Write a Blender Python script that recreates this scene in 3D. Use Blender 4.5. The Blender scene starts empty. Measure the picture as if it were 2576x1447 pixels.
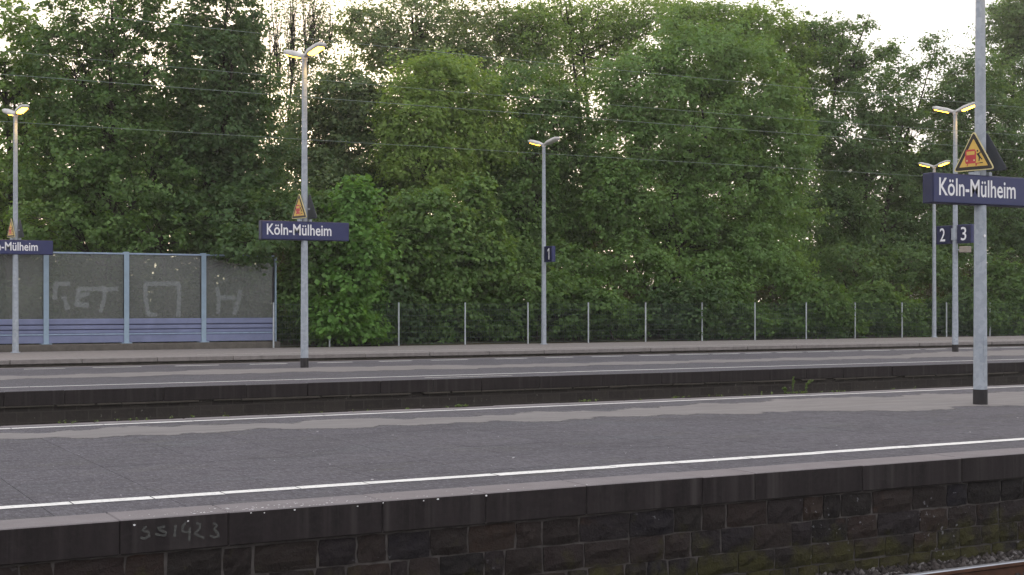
import bpy, math, random
import numpy as np
from mathutils import Vector, Matrix, Quaternion

R = math.radians
scene = bpy.context.scene
COL = scene.collection

# ------------------------------------------------------------------ camera, sky, sun, exposure
YAW = 28.7                       # the camera looks this far to the right of square-on to the tracks
EYE = 1.60                       # eye height above the platforms
FPX, UC, VH = 3500.0, 1288.0, 761.0   # measured on the photograph (2576 px wide): focal length, centre, horizon
cam_d = bpy.data.cameras.new('camera')
cam = bpy.data.objects.new('camera', cam_d); COL.objects.link(cam)
cam_d.sensor_width = 36.0
cam_d.lens = 36.0 * FPX / 2576.0
cam_d.shift_y = 37.5 / 2576.0
cam_d.clip_start = 0.1; cam_d.clip_end = 6000
cam.location = (0, 0, EYE)
cam.rotation_euler = (R(90), 0, R(-YAW))
scene.camera = cam

SUN_AZ, SUN_EL = 21.0, 9.0       # low, behind the trees left of the middle
world = bpy.data.worlds.new('World'); scene.world = world; world.use_nodes = True
wn = world.node_tree; wn.nodes.clear()
sky = wn.nodes.new('ShaderNodeTexSky'); sky.sky_type = 'NISHITA'; sky.sun_disc = False
sky.sun_elevation = R(SUN_EL); sky.sun_rotation = R(SUN_AZ)
sky.altitude = 50; sky.air_density = 1.0; sky.dust_density = 3.0; sky.ozone_density = 1.5
veil = wn.nodes.new('ShaderNodeMix'); veil.data_type = 'RGBA'
veil.inputs['Factor'].default_value = 0.88
veil.inputs['B'].default_value = (5.6, 5.45, 5.6, 1)      # thin even evening cloud over the clear sky
bg = wn.nodes.new('ShaderNodeBackground'); bg.inputs['Strength'].default_value = 0.15
wo = wn.nodes.new('ShaderNodeOutputWorld')
wn.links.new(sky.outputs['Color'], veil.inputs['A'])
wn.links.new(veil.outputs['Result'], bg.inputs['Color'])
wn.links.new(bg.outputs['Background'], wo.inputs['Surface'])

sun_d = bpy.data.lights.new('sun', 'SUN'); sun = bpy.data.objects.new('sun', sun_d); COL.objects.link(sun)
sun_d.energy = 1.5; sun_d.angle = R(12); sun_d.color = (1.0, 0.80, 0.58)
sd = Vector((math.sin(R(SUN_AZ)) * math.cos(R(SUN_EL)), math.cos(R(SUN_AZ)) * math.cos(R(SUN_EL)), math.sin(R(SUN_EL))))
sun.rotation_euler = (-sd).to_track_quat('-Z', 'Y').to_euler()
sun.location = sd * 100

vs = scene.view_settings
scene.display_settings.display_device = 'sRGB'
vs.view_transform = 'Standard'; vs.look = 'None'; vs.gamma = 1.0; vs.use_curve_mapping = False
vs.exposure = 0.85
scene.cycles.max_bounces = 8; scene.cycles.transparent_max_bounces = 8
scene.cycles.diffuse_bounces = 5; scene.cycles.transmission_bounces = 4

# ------------------------------------------------------------------ measuring helpers
SA, CA = math.sin(R(YAW)), math.cos(R(YAW))
def depth(u, Y):
    return Y / (CA - (u - UC) / FPX * SA)
def W(u, v, Y):
    """point of the place at distance Y across the tracks seen at (u, v) of the survey photograph"""
    t = (u - UC) / FPX; z = depth(u, Y)
    return Vector((z * (t * CA + SA), Y, EYE + (VH - v) / FPX * z))
def PX(u, Y): return W(u, VH, Y).x

# ------------------------------------------------------------------ object helpers
def tag(o, label=None, cat=None, group=None, kind=None):
    if label: o['label'] = label
    if cat: o['category'] = cat
    if group: o['group'] = group
    if kind: o['kind'] = kind
    return o
def empty(name, loc=(0, 0, 0), rz=0.0):
    o = bpy.data.objects.new(name, None); COL.objects.link(o)
    o.location = loc; o.rotation_euler = (0, 0, rz); o.empty_display_size = 0.2
    return o
def link(name, me, mats, parent=None, loc=(0, 0, 0), rz=0.0):
    o = bpy.data.objects.new(name, me); COL.objects.link(o)
    if mats is not None and not me.materials:
        for m in (mats if isinstance(mats, (list, tuple)) else [mats]): me.materials.append(m)
    o.parent = parent; o.location = loc; o.rotation_euler = (0, 0, rz)
    return o
class MB:
    def __init__(s): s.v = []; s.f = []; s.m = []
    def add(s, vs, fs, mi=0):
        b = len(s.v); s.v += [tuple(p) for p in vs]
        s.f += [tuple(b + i for i in f) for f in fs]; s.m += [mi] * len(fs); return s
    def box(s, x0, x1, y0, y1, z0, z1, mi=0):
        return s.add([(x0,y0,z0),(x1,y0,z0),(x1,y1,z0),(x0,y1,z0),(x0,y0,z1),(x1,y0,z1),(x1,y1,z1),(x0,y1,z1)],
              [(0,3,2,1),(4,5,6,7),(0,1,5,4),(1,2,6,5),(2,3,7,6),(3,0,4,7)], mi)
    def bbox(s, x0, x1, y0, y1, z0, z1, b, mi=0):
        """box with chamfered edges"""
        cs = []
        idx = {}
        for i, (x, xs) in enumerate(((x0, 1), (x1, -1))):
            for j, (y, ys) in enumerate(((y0, 1), (y1, -1))):
                for k, (z, zs) in enumerate(((z0, 1), (z1, -1))):
                    idx[(i,j,k,'x')] = len(cs); cs.append((x, y + ys*b, z + zs*b))
                    idx[(i,j,k,'y')] = len(cs); cs.append((x + xs*b, y, z + zs*b))
                    idx[(i,j,k,'z')] = len(cs); cs.append((x + xs*b, y + ys*b, z))
        fs = []
        def q(keys): fs.append(tuple(idx[k] for k in keys))
        for i in (0, 1): q([(i,0,0,'x'),(i,0,1,'x'),(i,1,1,'x'),(i,1,0,'x')][::(1 if i == 0 else -1)])
        for j in (0, 1): q([(0,j,0,'y'),(1,j,0,'y'),(1,j,1,'y'),(0,j,1,'y')][::(1 if j == 0 else -1)])
        for k in (0, 1): q([(0,0,k,'z'),(0,1,k,'z'),(1,1,k,'z'),(1,0,k,'z')][::(1 if k == 0 else -1)])
        for i in (0, 1):
            for j in (0, 1): q([(i,j,0,'x'),(i,j,0,'y'),(i,j,1,'y'),(i,j,1,'x')])
            for k in (0, 1): q([(i,0,k,'x'),(i,0,k,'z'),(i,1,k,'z'),(i,1,k,'x')])
        for j in (0, 1):
            for k in (0, 1): q([(0,j,k,'y'),(0,j,k,'z'),(1,j,k,'z'),(1,j,k,'y')])
        for i in (0, 1):
            for j in (0, 1):
                for k in (0, 1): q([(i,j,k,'x'),(i,j,k,'y'),(i,j,k,'z')])
        return s.add(cs, fs, mi)
    def tube(s, pts, rad, n=8, mi=0, cap=True):
        pts = [Vector(p) for p in pts]; b = len(s.v)
        if not isinstance(rad, (list, tuple)): rad = [rad] * len(pts)
        for i, p in enumerate(pts):
            d = (pts[min(i+1, len(pts)-1)] - pts[max(i-1, 0)]).normalized()
            a = d.orthogonal().normalized() if abs(d.z) < .9 else Vector((1, 0, 0))
            a = (a - d * a.dot(d)).normalized(); c = d.cross(a)
            for k in range(n):
                t = 2 * math.pi * k / n
                s.v.append(tuple(p + (a * math.cos(t) + c * math.sin(t)) * rad[i]))
        for i in range(len(pts) - 1):
            for k in range(n):
                s.f.append((b+i*n+k, b+i*n+(k+1)%n, b+(i+1)*n+(k+1)%n, b+(i+1)*n+k)); s.m.append(mi)
        if cap:
            s.f.append(tuple(b + k for k in range(n))[::-1]); s.m.append(mi)
            s.f.append(tuple(b + (len(pts)-1)*n + k for k in range(n))); s.m.append(mi)
        return s
    def mesh(s, name, smooth=False):
        me = bpy.data.meshes.new(name); me.from_pydata(s.v, [], s.f)
        if any(s.m): me.polygons.foreach_set('material_index', s.m)
        if smooth: me.polygons.foreach_set('use_smooth', [True] * len(s.f))
        me.update(); return me
    def build(s, name, mats, parent=None, loc=(0,0,0), rz=0.0, smooth=False, fix=True):
        me = s.mesh(name, smooth)
        if fix:
            import bmesh
            bm = bmesh.new(); bm.from_mesh(me); bmesh.ops.recalc_face_normals(bm, faces=bm.faces); bm.to_mesh(me); bm.free()
        return link(name, me, mats, parent, loc, rz)
def copy_tree(o, parent=None):
    c = o.copy(); COL.objects.link(c); c.parent = parent
    for ch in list(o.children): copy_tree(ch, c)
    return c

# ------------------------------------------------------------------ material helpers
class Mat:
    def __init__(s, name):
        s.m = bpy.data.materials.new(name); s.m.use_nodes = True
        s.t = s.m.node_tree; s.t.nodes.clear()
        s.out = s.t.nodes.new('ShaderNodeOutputMaterial')
        s.geo = s.t.nodes.new('ShaderNodeNewGeometry')
        s.pos = s.geo.outputs['Position']
    def n(s, typ, ins=None, **kw):
        nd = s.t.nodes.new('ShaderNode' + typ)
        for k, v in kw.items(): setattr(nd, k, v)
        for k, v in (ins or {}).items():
            sk = nd.inputs[k]
            if hasattr(v, 'is_output'): s.t.links.new(v, sk)
            else: sk.default_value = v
        return nd
    def scaled(s, sx, sy, sz):
        return s.n('Mapping', {'Vector': s.pos, 'Scale': (sx, sy, sz)}).outputs[0]
    def noise(s, scale, detail=4, rough=.6, vec=None):
        return s.n('TexNoise', {'Vector': vec or s.pos, 'Scale': scale, 'Detail': detail, 'Roughness': rough}).outputs['Fac']
    def ramp(s, fac, stops):
        r = s.n('ValToRGB', {'Fac': fac}); e = r.color_ramp.elements
        while len(e) < len(stops): e.new(.5)
        for k, (p, c) in enumerate(stops):
            e[k].position = p
            e[k].color = tuple(c) + (1,) if not isinstance(c, (int, float)) else (c, c, c, 1)
        return r.outputs['Color']
    def mix(s, fac, a, b, mode='MIX'):
        nd = s.n('Mix', data_type='RGBA', blend_type=mode)
        for key, v in (('Factor', fac), ('A', a), ('B', b)):
            sk = [i for i in nd.inputs if i.name == key and (i.type == ('VALUE' if key == 'Factor' else 'RGBA'))][0]
            if hasattr(v, 'is_output'): s.t.links.new(v, sk)
            elif key == 'Factor': sk.default_value = v
            else: sk.default_value = tuple(v) + (1,) if len(v) == 3 else v
        return [o for o in nd.outputs if o.type == 'RGBA'][0]
    def bsdf(s, color, rough=.8, metal=0., spec=.3, bump=None, bump_s=.3, dist=.01, **more):
        ins = {'Roughness': rough, 'Metallic': metal, 'Specular IOR Level': spec}
        ins['Base Color'] = color if hasattr(color, 'is_output') else tuple(color) + (1,)
        ins.update(more)
        p = s.n('BsdfPrincipled', ins)
        if bump is not None:
            b = s.n('Bump', {'Height': bump, 'Strength': bump_s, 'Distance': dist})
            s.t.links.new(b.outputs[0], p.inputs['Normal'])
        return p.outputs[0]
    def done(s, sh):
        s.t.links.new(sh, s.out.inputs['Surface']); return s.m
def plain(name, col, rough=.6, metal=0., spec=.4, vary=.15, scale=6.):
    k = Mat(name); f = k.noise(scale, 4)
    c = k.mix(k.ramp(f, [(.3, 0), (.7, 1)]), [x * (1 - vary) for x in col], [min(1, x * (1 + vary)) for x in col])
    return k.done(k.bsdf(c, rough, metal, spec))
def obj_rand(k): return k.n('ObjectInfo').outputs['Random']

M = {}
# worn dark paving of the platforms
def paving(name, dark, light, moss=.35):
    k = Mat(name)
    big = k.noise(.55, 5, .6, k.scaled(.6, 1.5, 1)); mid = k.noise(4.5, 5, .65); fine = k.noise(95, 3, .7)
    c = k.mix(k.ramp(big, [(.32, 0), (.68, 1)]), dark, light)
    c = k.mix(k.ramp(mid, [(.35, 0), (.75, .5)]), c, [x * .62 for x in dark])
    c = k.mix(k.ramp(fine, [(.40, 0), (.62, .6)]), c, [x * 1.7 for x in light])
    c = k.mix(k.ramp(obj_rand(k), [(0, 0), (1, .32)]), c, [x * .7 for x in dark])
    c = k.mix(k.ramp(k.noise(.7, 4, .6, k.scaled(.8, 1.3, 1.3)), [(.55, 0), (.7, .5)]), c, (.095, .105, .118))
    c = k.mix(k.ramp(k.noise(38, 3, .7), [(.5, 0), (.7, .55)]), c, [x * .5 for x in dark])
    c = k.mix(k.ramp(k.noise(.45, 5, .7, k.scaled(1, 1.8, 1)), [(.52, 0), (.60, .38)]), c, [x * .55 for x in dark])
    gr = k.noise(22, 4, .75, k.scaled(1.2, .35, 1))
    c = k.mix(k.ramp(gr, [(.42, 0), (.6, .75)]), c, [x * .55 for x in dark])
    c = k.mix(k.ramp(k.noise(30, 3, .7, k.scaled(1.1, .4, 1)), [(.55, 0), (.68, .7)]), c, [x * 1.9 for x in light])
    ms = k.ramp(k.noise(.9, 6, .75, k.scaled(.7, 2.2, 1)), [(.56, 0), (.72, moss)])
    c = k.mix(ms, c, (.085, .085, .05))
    spots = k.n('TexVoronoi', {'Vector': k.scaled(1, 1.6, 1), 'Scale': 2.3}).outputs['Distance']
    c = k.mix(k.ramp(spots, [(.016, .8), (.03, 0)]), c, (.3, .3, .3))
    return k.done(k.bsdf(c, k.ramp(mid, [(.3, .72), (.7, .9)]), 0, .3, fine, .35, .004))
M['slab'] = paving('paving_slab', (.064, .061, .074), (.090, .085, .100))
M['asphalt'] = paving('platform_asphalt', (.072, .069, .082), (.096, .092, .108), .2)
M['joint'] = plain('joint_soil', (.05, .047, .045), .95)
def strip_mat():
    k = Mat('pale_strip'); f = k.noise(60, 3, .7); g = k.noise(1.6, 5, .65, k.scaled(.5, 2.5, 1))
    c = k.mix(k.ramp(g, [(.3, 0), (.7, 1)]), (.165, .156, .155), (.235, .224, .222))
    c = k.mix(k.ramp(f, [(.4, 0), (.7, .4)]), c, (.14, .13, .13))
    e = k.n('Attribute', attribute_name='tint').outputs['Fac']
    nz = k.noise(9, 5, .75, k.scaled(.6, 1.3, 1))
    a = k.n('Math', {0: e, 1: k.n('Math', {0: nz, 1: 1.5}, operation='MULTIPLY').outputs[0]}, operation='ADD').outputs[0]
    fac = k.ramp(k.n('Math', {0: a, 1: .5}, operation='MULTIPLY').outputs[0], [(.42, 0), (.58, .92)])
    sh = k.bsdf(c, .88, 0, .3, f, .25, .003)
    return k.done(k.n('MixShader', {0: fac, 1: k.n('BsdfTransparent').outputs[0], 2: sh}).outputs[0])
M['strip'] = strip_mat()
def paint_mat():
    k = Mat('worn_white_paint'); f = k.noise(26, 5, .75); g = k.noise(2.2, 3)
    c = k.mix(k.ramp(f, [(.50, 0), (.72, .75)]), (.72, .72, .70), (.2, .19, .19))
    c = k.mix(k.ramp(g, [(.4, 0), (.75, .3)]), c, (.35, .34, .34))
    return k.done(k.bsdf(c, .7, 0, .3))
M['paint'] = paint_mat()
def worn_line():
    k = Mat('faded_line_paint'); f = k.noise(9, 5, .75, k.scaled(.8, 4, 1))
    c = k.mix(k.ramp(f, [(.45, 0), (.62, 1)]), (.62, .62, .58), (.14, .135, .14))
    return k.done(k.bsdf(c, .75, 0, .3))
M['faded'] = worn_line()
def coping_top():
    k = Mat('coping_worn_top'); f = k.noise(70, 4, .75); g = k.noise(3, 5)
    c = k.mix(k.ramp(g, [(.3, 0), (.7, 1)]), (.150, .140, .146), (.215, .202, .210))
    c = k.mix(k.ramp(f, [(.38, 0), (.66, .6)]), c, (.12, .10, .105))
    c = k.mix(k.ramp(obj_rand(k), [(0, 0), (1, .35)]), c, (.18, .158, .158))
    return k.done(k.bsdf(c, .85, 0, .3, f, .4, .004))
M['cop_top'] = coping_top()
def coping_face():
    k = Mat('coping_soot_and_shade'); f = k.noise(24, 4, .7); g = k.noise(2.0, 5, .7, k.scaled(3.5, 3.5, .35))  # brake soot, with shade from overhead also darkened into the colour
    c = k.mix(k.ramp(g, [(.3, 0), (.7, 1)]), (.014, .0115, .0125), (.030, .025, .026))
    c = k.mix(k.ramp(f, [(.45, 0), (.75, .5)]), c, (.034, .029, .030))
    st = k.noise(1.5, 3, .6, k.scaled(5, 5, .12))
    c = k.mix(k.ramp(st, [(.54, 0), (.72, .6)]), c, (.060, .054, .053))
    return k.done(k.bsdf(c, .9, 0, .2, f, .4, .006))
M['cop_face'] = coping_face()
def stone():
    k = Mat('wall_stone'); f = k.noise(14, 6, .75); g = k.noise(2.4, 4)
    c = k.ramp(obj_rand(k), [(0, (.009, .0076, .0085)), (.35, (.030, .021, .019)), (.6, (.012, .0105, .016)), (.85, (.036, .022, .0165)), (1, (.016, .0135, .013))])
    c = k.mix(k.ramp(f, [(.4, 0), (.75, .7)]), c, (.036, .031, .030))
    sx = k.n('SeparateXYZ', {0: k.pos})
    # moss creeping up the lower courses
    low = k.n('MapRange', {'Value': sx.outputs['Z'], 'From Min': -.5, 'From Max': -.85, 'To Min': 0., 'To Max': .26}).outputs[0]
    mf = k.n('Math', {0: k.noise(3.2, 5, .7), 1: low}, operation='ADD').outputs[0]
    c = k.mix(k.ramp(mf, [(.60, 0), (.80, .8)]), c, (.05, .048, .012))
    rust = k.noise(2.7, 3)
    c = k.mix(k.ramp(rust, [(.64, 0), (.74, .5)]), c, (.07, .034, .018))
    fl = k.noise(19, 2, .5); fl2 = k.noise(1.3, 2)
    ff = k.n('Math', {0: k.ramp(fl, [(.655, 0), (.70, .8)]), 1: k.ramp(fl2, [(.52, 0), (.62, 1)])}, operation='MULTIPLY').outputs[0]
    c = k.mix(ff, c, (.23, .23, .25))
    return k.done(k.bsdf(c, .85, 0, .3, f, 1., .05))
M['stone'] = stone()
M['mortar'] = plain('wall_mortar', (.085, .077, .074), .95, vary=.4, scale=9)
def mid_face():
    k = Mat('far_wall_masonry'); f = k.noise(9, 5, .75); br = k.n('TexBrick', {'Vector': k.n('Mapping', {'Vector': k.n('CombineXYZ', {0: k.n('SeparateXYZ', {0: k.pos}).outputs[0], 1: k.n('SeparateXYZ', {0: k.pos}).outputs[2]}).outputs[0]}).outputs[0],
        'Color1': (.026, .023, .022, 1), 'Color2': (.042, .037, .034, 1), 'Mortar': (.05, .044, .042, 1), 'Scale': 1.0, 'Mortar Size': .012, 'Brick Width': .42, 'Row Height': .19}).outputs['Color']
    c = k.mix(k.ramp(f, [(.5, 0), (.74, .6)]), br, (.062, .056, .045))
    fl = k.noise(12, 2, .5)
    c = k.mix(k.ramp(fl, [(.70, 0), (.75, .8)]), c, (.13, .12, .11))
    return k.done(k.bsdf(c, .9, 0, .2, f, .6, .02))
M['mid_face'] = mid_face()
def concrete(name, a, b, sc=5.):
    k = Mat(name); f = k.noise(40, 4, .7); g = k.noise(sc, 5, .65); h = k.noise(2, 3, .6, k.scaled(4, 4, .3))
    c = k.mix(k.ramp(g, [(.3, 0), (.7, 1)]), a, b)
    c = k.mix(k.ramp(f, [(.4, 0), (.7, .35)]), c, [x * .6 for x in a])
    c = k.mix(k.ramp(h, [(.55, 0), (.75, .4)]), c, [x * .55 for x in a])
    return k.done(k.bsdf(c, .88, 0, .3, f, .3, .004))
M['conc'] = concrete('pale_concrete', (.19, .175, .17), (.27, .25, .245))
M['conc_dark'] = concrete('weathered_concrete', (.085, .078, .07), (.15, .135, .12))
M['ledge'] = concrete('ledge_mortar', (.045, .040, .034), (.085, .076, .064), 2.)
def galv():
    k = Mat('galvanised_steel'); v = k.n('TexVoronoi', {'Vector': k.pos, 'Scale': 16.}).outputs['Color']
    g = k.noise(3, 4); s = k.n('SeparateColor', {0: v}).outputs[0]
    c = k.mix(s, (.30, .34, .39), (.40, .44, .49)); c = k.mix(k.ramp(g, [(.4, 0), (.7, .5)]), c, (.25, .275, .31))
    c = k.mix(k.ramp(k.noise(1.4, 4, .7, k.scaled(9, 9, .5)), [(.6, 0), (.75, .4)]), c, (.2, .2, .2))
    return k.done(k.bsdf(c, .55, .15, .5))
M['galv'] = galv()
M['black'] = plain('black_base_paint', (.018, .016, .018), .7)
M['lamp_shell'] = plain('lamp_shell', (.55, .54, .52), .45)
M['navy'] = plain('navy_enamel', (.014, .021, .098), .35, spec=.5, vary=.08, scale=2.5)
M['navy_edge'] = plain('navy_frame', (.009, .012, .05), .45)
M['white_print'] = plain('white_print', (.78, .78, .80), .5, vary=.04)
M['sign_yellow'] = plain('sign_yellow', (.62, .40, .085), .5, vary=.08)
M['sign_black'] = plain('sign_black', (.025, .018, .012), .5)
M['sign_red'] = plain('sign_red', (.48, .045, .05), .5)
M['sign_back'] = plain('sign_back_grey', (.045, .052, .065), .6)
M['rim_cream'] = plain('sign_rim', (.60, .52, .25), .5)
M['barrier_post'] = plain('barrier_post_paint', (.25, .34, .43), .55, vary=.08)
M['barrier_blue'] = plain('barrier_blue_paint', (.165, .19, .31), .55, vary=.14, scale=2.2)
M['barrier_rail'] = plain('barrier_rail_paint', (.26, .34, .46), .5)
M['gasket'] = plain('black_gasket', (.02, .02, .025), .7)
M['wire'] = plain('catenary_copper', (.21, .26, .22), .6, .1)
M['fence_post'] = plain('fence_post_zinc', (.42, .46, .48), .5, .3)
M['fence_wire'] = plain('fence_wire_green', (.06, .085, .095), .6)
M['beige'] = plain('beige_plastic', (.30, .26, .22), .6)
M['building'] = plain('pale_render', (.62, .58, .52), .9)
def glass():
    k = Mat('grimy_acrylic')
    z = k.n('SeparateXYZ', {0: k.pos}).outputs['Z']
    w = k.n('Math', {0: k.n('Math', {0: z, 1: 2 * math.pi / .055}, operation='MULTIPLY').outputs[0]}, operation='SINE').outputs[0]
    ln = k.n('MapRange', {'Value': w, 'From Min': .2, 'From Max': .9, 'To Min': .0, 'To Max': .16}).outputs[0]
    dirt = k.ramp(k.noise(1.3, 5, .65, k.scaled(1, 1, .5)), [(.3, .16), (.75, .34)])
    fac = k.n('Math', {0: dirt, 1: ln}, operation='ADD').outputs[0]
    film = k.n('BsdfDiffuse', {'Color': (.20, .20, .19, 1)}).outputs[0]
    gl = k.n('BsdfGlossy', {'Color': (.8, .85, .9, 1), 'Roughness': .22}).outputs[0]
    tr = k.n('BsdfTransparent', {'Color': (.75, .80, .78, 1)}).outputs[0]
    a = k.n('MixShader', {0: fac, 1: tr, 2: film}).outputs[0]
    b = k.n('MixShader', {0: .045, 1: a, 2: gl}).outputs[0]
    return k.done(b)
M['glass'] = glass()
def chalk(name, col, amount):
    k = Mat(name); f = k.noise(22, 4, .7)
    d = k.n('BsdfDiffuse', {'Color': tuple(col) + (1,)}).outputs[0]; t = k.n('BsdfTransparent').outputs[0]
    fac = k.n('Math', {0: k.ramp(f, [(.25, .55), (.6, 1)]), 1: amount}, operation='MULTIPLY').outputs[0]
    return k.done(k.n('MixShader', {0: fac, 1: t, 2: d}).outputs[0])
M['graffiti'] = chalk('faded_spray_paint', (.34, .37, .38), .46)
M['chalk'] = chalk('faded_chalk', (.12, .125, .12), .62)
def lens(name, strength):
    k = Mat(name)
    return k.done(k.n('Emission', {'Color': (1., .48, .04, 1), 'Strength': strength}).outputs[0])
M['lens'] = lens('lit_lamp_lens', 10.0)
M['lens_dim'] = plain('unlit_lamp_lens', (.5, .5, .48), .3)
def leaf_mat(name, a, b, trans=.42):
    k = Mat(name)
    at = k.n('Attribute', attribute_name='tint').outputs['Fac']
    c = k.mix(at, a, b)
    dif = k.bsdf(c, .55, 0, .25)
    tc = k.mix(at, [a[0] * 1.6, a[1] * 1.5, a[2] * .7], [b[0] * 1.7, b[1] * 1.5, b[2] * .6])
    tr = k.n('BsdfTranslucent', {'Color': tc}).outputs[0]
    return k.done(k.n('MixShader', {0: trans, 1: dif, 2: tr}).outputs[0])
M['leaf_mid'] = leaf_mat('leaf_mid_green', (.080, .150, .046), (.158, .278, .086))
M['leaf_dark'] = leaf_mat('leaf_dark_green', (.058, .110, .045), (.118, .208, .076))
M['leaf_yellow'] = leaf_mat('leaf_yellow_green', (.13, .225, .05), (.245, .36, .10), .45)
M['leaf_bright'] = leaf_mat('leaf_fresh_green', (.085, .19, .042), (.17, .33, .085))
M['leaf_brown'] = leaf_mat('leaf_dull_olive', (.065, .118, .052), (.175, .25, .11))
M['leaf_dry'] = leaf_mat('dry_undergrowth', (.045, .055, .026), (.095, .095, .05))
def bark():
    k = Mat('bark'); f = k.noise(5, 5, .7, k.scaled(3, 3, .6))
    c = k.mix(k.ramp(f, [(.35, 0), (.7, 1)]), (.018, .014, .011), (.055, .045, .036))
    return k.done(k.bsdf(c, .9, 0, .2, f, .7, .03))
M['bark'] = bark()
def ground_mat():
    k = Mat('leaf_litter_ground'); f = k.noise(6, 6, .75); g = k.noise(.5, 4)
    c = k.mix(k.ramp(f, [(.35, 0), (.7, 1)]), (.035, .030, .018), (.10, .08, .05))
    c = k.mix(k.ramp(g, [(.45, 0), (.65, .7)]), c, (.04, .06, .02))
    return k.done(k.bsdf(c, .95, 0, .2, f, .7, .05))
M['ground'] = ground_mat()
def ballast_mat():
    k = Mat('track_ballast'); v = k.n('TexVoronoi', {'Vector': k.pos, 'Scale': 18.}); f = k.noise(30, 4)
    s = k.n('SeparateColor', {0: v.outputs['Color']}).outputs[0]
    c = k.mix(s, (.025, .02, .018), (.08, .07, .066))
    return k.done(k.bsdf(c, .9, 0, .3, v.outputs['Distance'], 1., .05))
M['ballast'] = ballast_mat()
def chip_mat():
    k = Mat('ballast_chip'); f = k.noise(25, 4, .7)
    at = k.n('Attribute', attribute_name='tint').outputs['Fac']
    c = k.ramp(at, [(0, (.022, .018, .017)), (.75, (.065, .056, .053)), (1, (.20, .19, .19))])
    return k.done(k.bsdf(c, .85, 0, .3, f, .5, .01))
M['chip'] = chip_mat()
M['rail_top'] = plain('rail_polished_top', (.34, .36, .40), .38, .9, .5, .1)
M['rail_rust'] = plain('rail_rust', (.085, .038, .022), .85, vary=.3)
M['sleeper'] = concrete('sleeper_concrete', (.10, .09, .08), (.17, .15, .14))
M['weed'] = leaf_mat('weed_green', (.08, .13, .035), (.15, .20, .07), .3)

# ================================================================== large structure
NE, NF = 10.34, 19.05            # near island platform: front and rear edge (distance across the tracks)
ME, MF = 26.15, 35.75            # middle island platform
FE, FF = 40.45, 47.05            # far platform, fence at its back
X0, X1 = -60.0, 130.0            # how far the platforms run
BAL = -1.10                      # ballast level at the walls

def structure(o): o['kind'] = 'structure'; return o

g = MB(); g.add([(-3000, -3000, -1.4), (3000, -3000, -1.4), (3000, 3000, -1.4), (-3000, 3000, -1.4)], [(0, 1, 2, 3)])
structure(g.build('ground', M['ground'], fix=False))
# wooded bank behind the fence
g = MB(); rng0 = random.Random(4)
ys = [47.12, 48.2, 50, 53, 57, 62, 70, 90]; zs = [-.12, .02, .25, .55, .75, .8, .7, -1.39]
xs = [X0 + (X1 - X0) * i / 48 for i in range(49)]
for i, x in enumerate(xs):
    for j, y in enumerate(ys): g.v.append((x, y, zs[j] + (rng0.uniform(-.12, .12) if 1 < j < 7 else 0)))
for i in range(48):
    for j in range(7):
        a = i * 8 + j; g.f.append((a, a + 8, a + 9, a + 1)); g.m.append(0)
structure(g.build('bank_terrain', M['ground'], smooth=True))

# ballast beds between the platforms
for nm, a, b in (('ballast_bed', 2.9, NE + .1), ('ballast_bed', NF - .1, ME + .1), ('ballast_bed', MF - .1, FE + .2)):
    g = MB().box(X0, X1, a, b, -1.38, BAL)
    structure(g.build(nm, M['ballast']))

# the platform the photographer stands on
g = MB().box(X0, X1, -6.0, 2.95, -1.38, 0.0)
structure(g.build('viewer_platform', M['asphalt']))

# ---------------- near platform
near = structure(empty('near_platform', (0, NE, 0)))
PX0, PX1 = -2.0, 27.0            # stretch paved with single slabs
g = MB()
g.box(X0, PX0, NE + .43, NF - .3, -1.38, 0.0); g.box(PX1, X1, NE + .43, NF - .3, -1.38, 0.0)
g.box(PX0, PX1, NE + .43, NF - .3, -1.38, -.055)
o = g.build('platform_body', [M['asphalt']]); o.parent = near; o.matrix_parent_inverse = Matrix.Translation((0, -NE, 0))
g = MB().box(PX0, PX1, NE + .43, NF - .3, -.054, -.034)
o = g.build('joint_bed', M['joint']); o.parent = near; o.matrix_parent_inverse = Matrix.Translation((0, -NE, 0))
def under(o, par): 
    o.parent = par; o.matrix_parent_inverse = Matrix.Translation(-Vector(par.location)); return o
# paving slabs, one mesh per row width
rp = random.Random(11)
rows = [NE + .435]; 
for k in range(8): rows.append(rows[-1] + (NF - .305 - (NE + .435)) / 8)
pitch = 1.0
for r in range(8):
    ya, yb = rows[r] + .002, rows[r + 1] - .002
    me = MB().bbox(-.498, .498, -(yb - ya) / 2, (yb - ya) / 2, -.034, 0, .003).mesh('slab')
    off = rp.uniform(0, .9)
    n = int((PX1 - PX0) / pitch)
    for i in range(n):
        x = PX0 + (i + .5) * pitch
        o = link('paving_slab', me, M['slab'], near, (x + (off - .45) * .0, (ya + yb) / 2 - NE, rp.uniform(-.0012, .0)))
        o.rotation_euler = (rp.uniform(-.0007, .0007), rp.uniform(-.0007, .0007), 0)
# coping stones of the near edge: joints measured along the wall
cj = [PX(u, NE) for u in (301, 575, 962, 1222, 1476, 1768, 1900, 2170, 2420)]
left = []; x = cj[0]
while x > PX0 + 1.2: x -= rp.uniform(.95, 1.2); left.append(x)
right = []; x = cj[-1]
while x < PX1 - 1.2: x += rp.uniform(.95, 1.25); right.append(x)
cj = [PX0] + left[::-1] + cj + right + [PX1]
for a, b in zip(cj[:-1], cj[1:]):
    dy = rp.uniform(-.005, .005); dz = rp.uniform(-.004, .003)
    g = MB(); g.bbox(a + .0015, b - .0015, dy, .428, -.258, dz, .008)
    me = g.mesh('coping_stone')
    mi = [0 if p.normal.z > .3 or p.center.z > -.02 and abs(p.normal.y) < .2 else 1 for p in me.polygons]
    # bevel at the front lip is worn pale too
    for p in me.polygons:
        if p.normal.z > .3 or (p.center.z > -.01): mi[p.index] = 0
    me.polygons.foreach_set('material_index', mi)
    link('coping_stone', me, [M['cop_top'], M['cop_face']], near)
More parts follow.
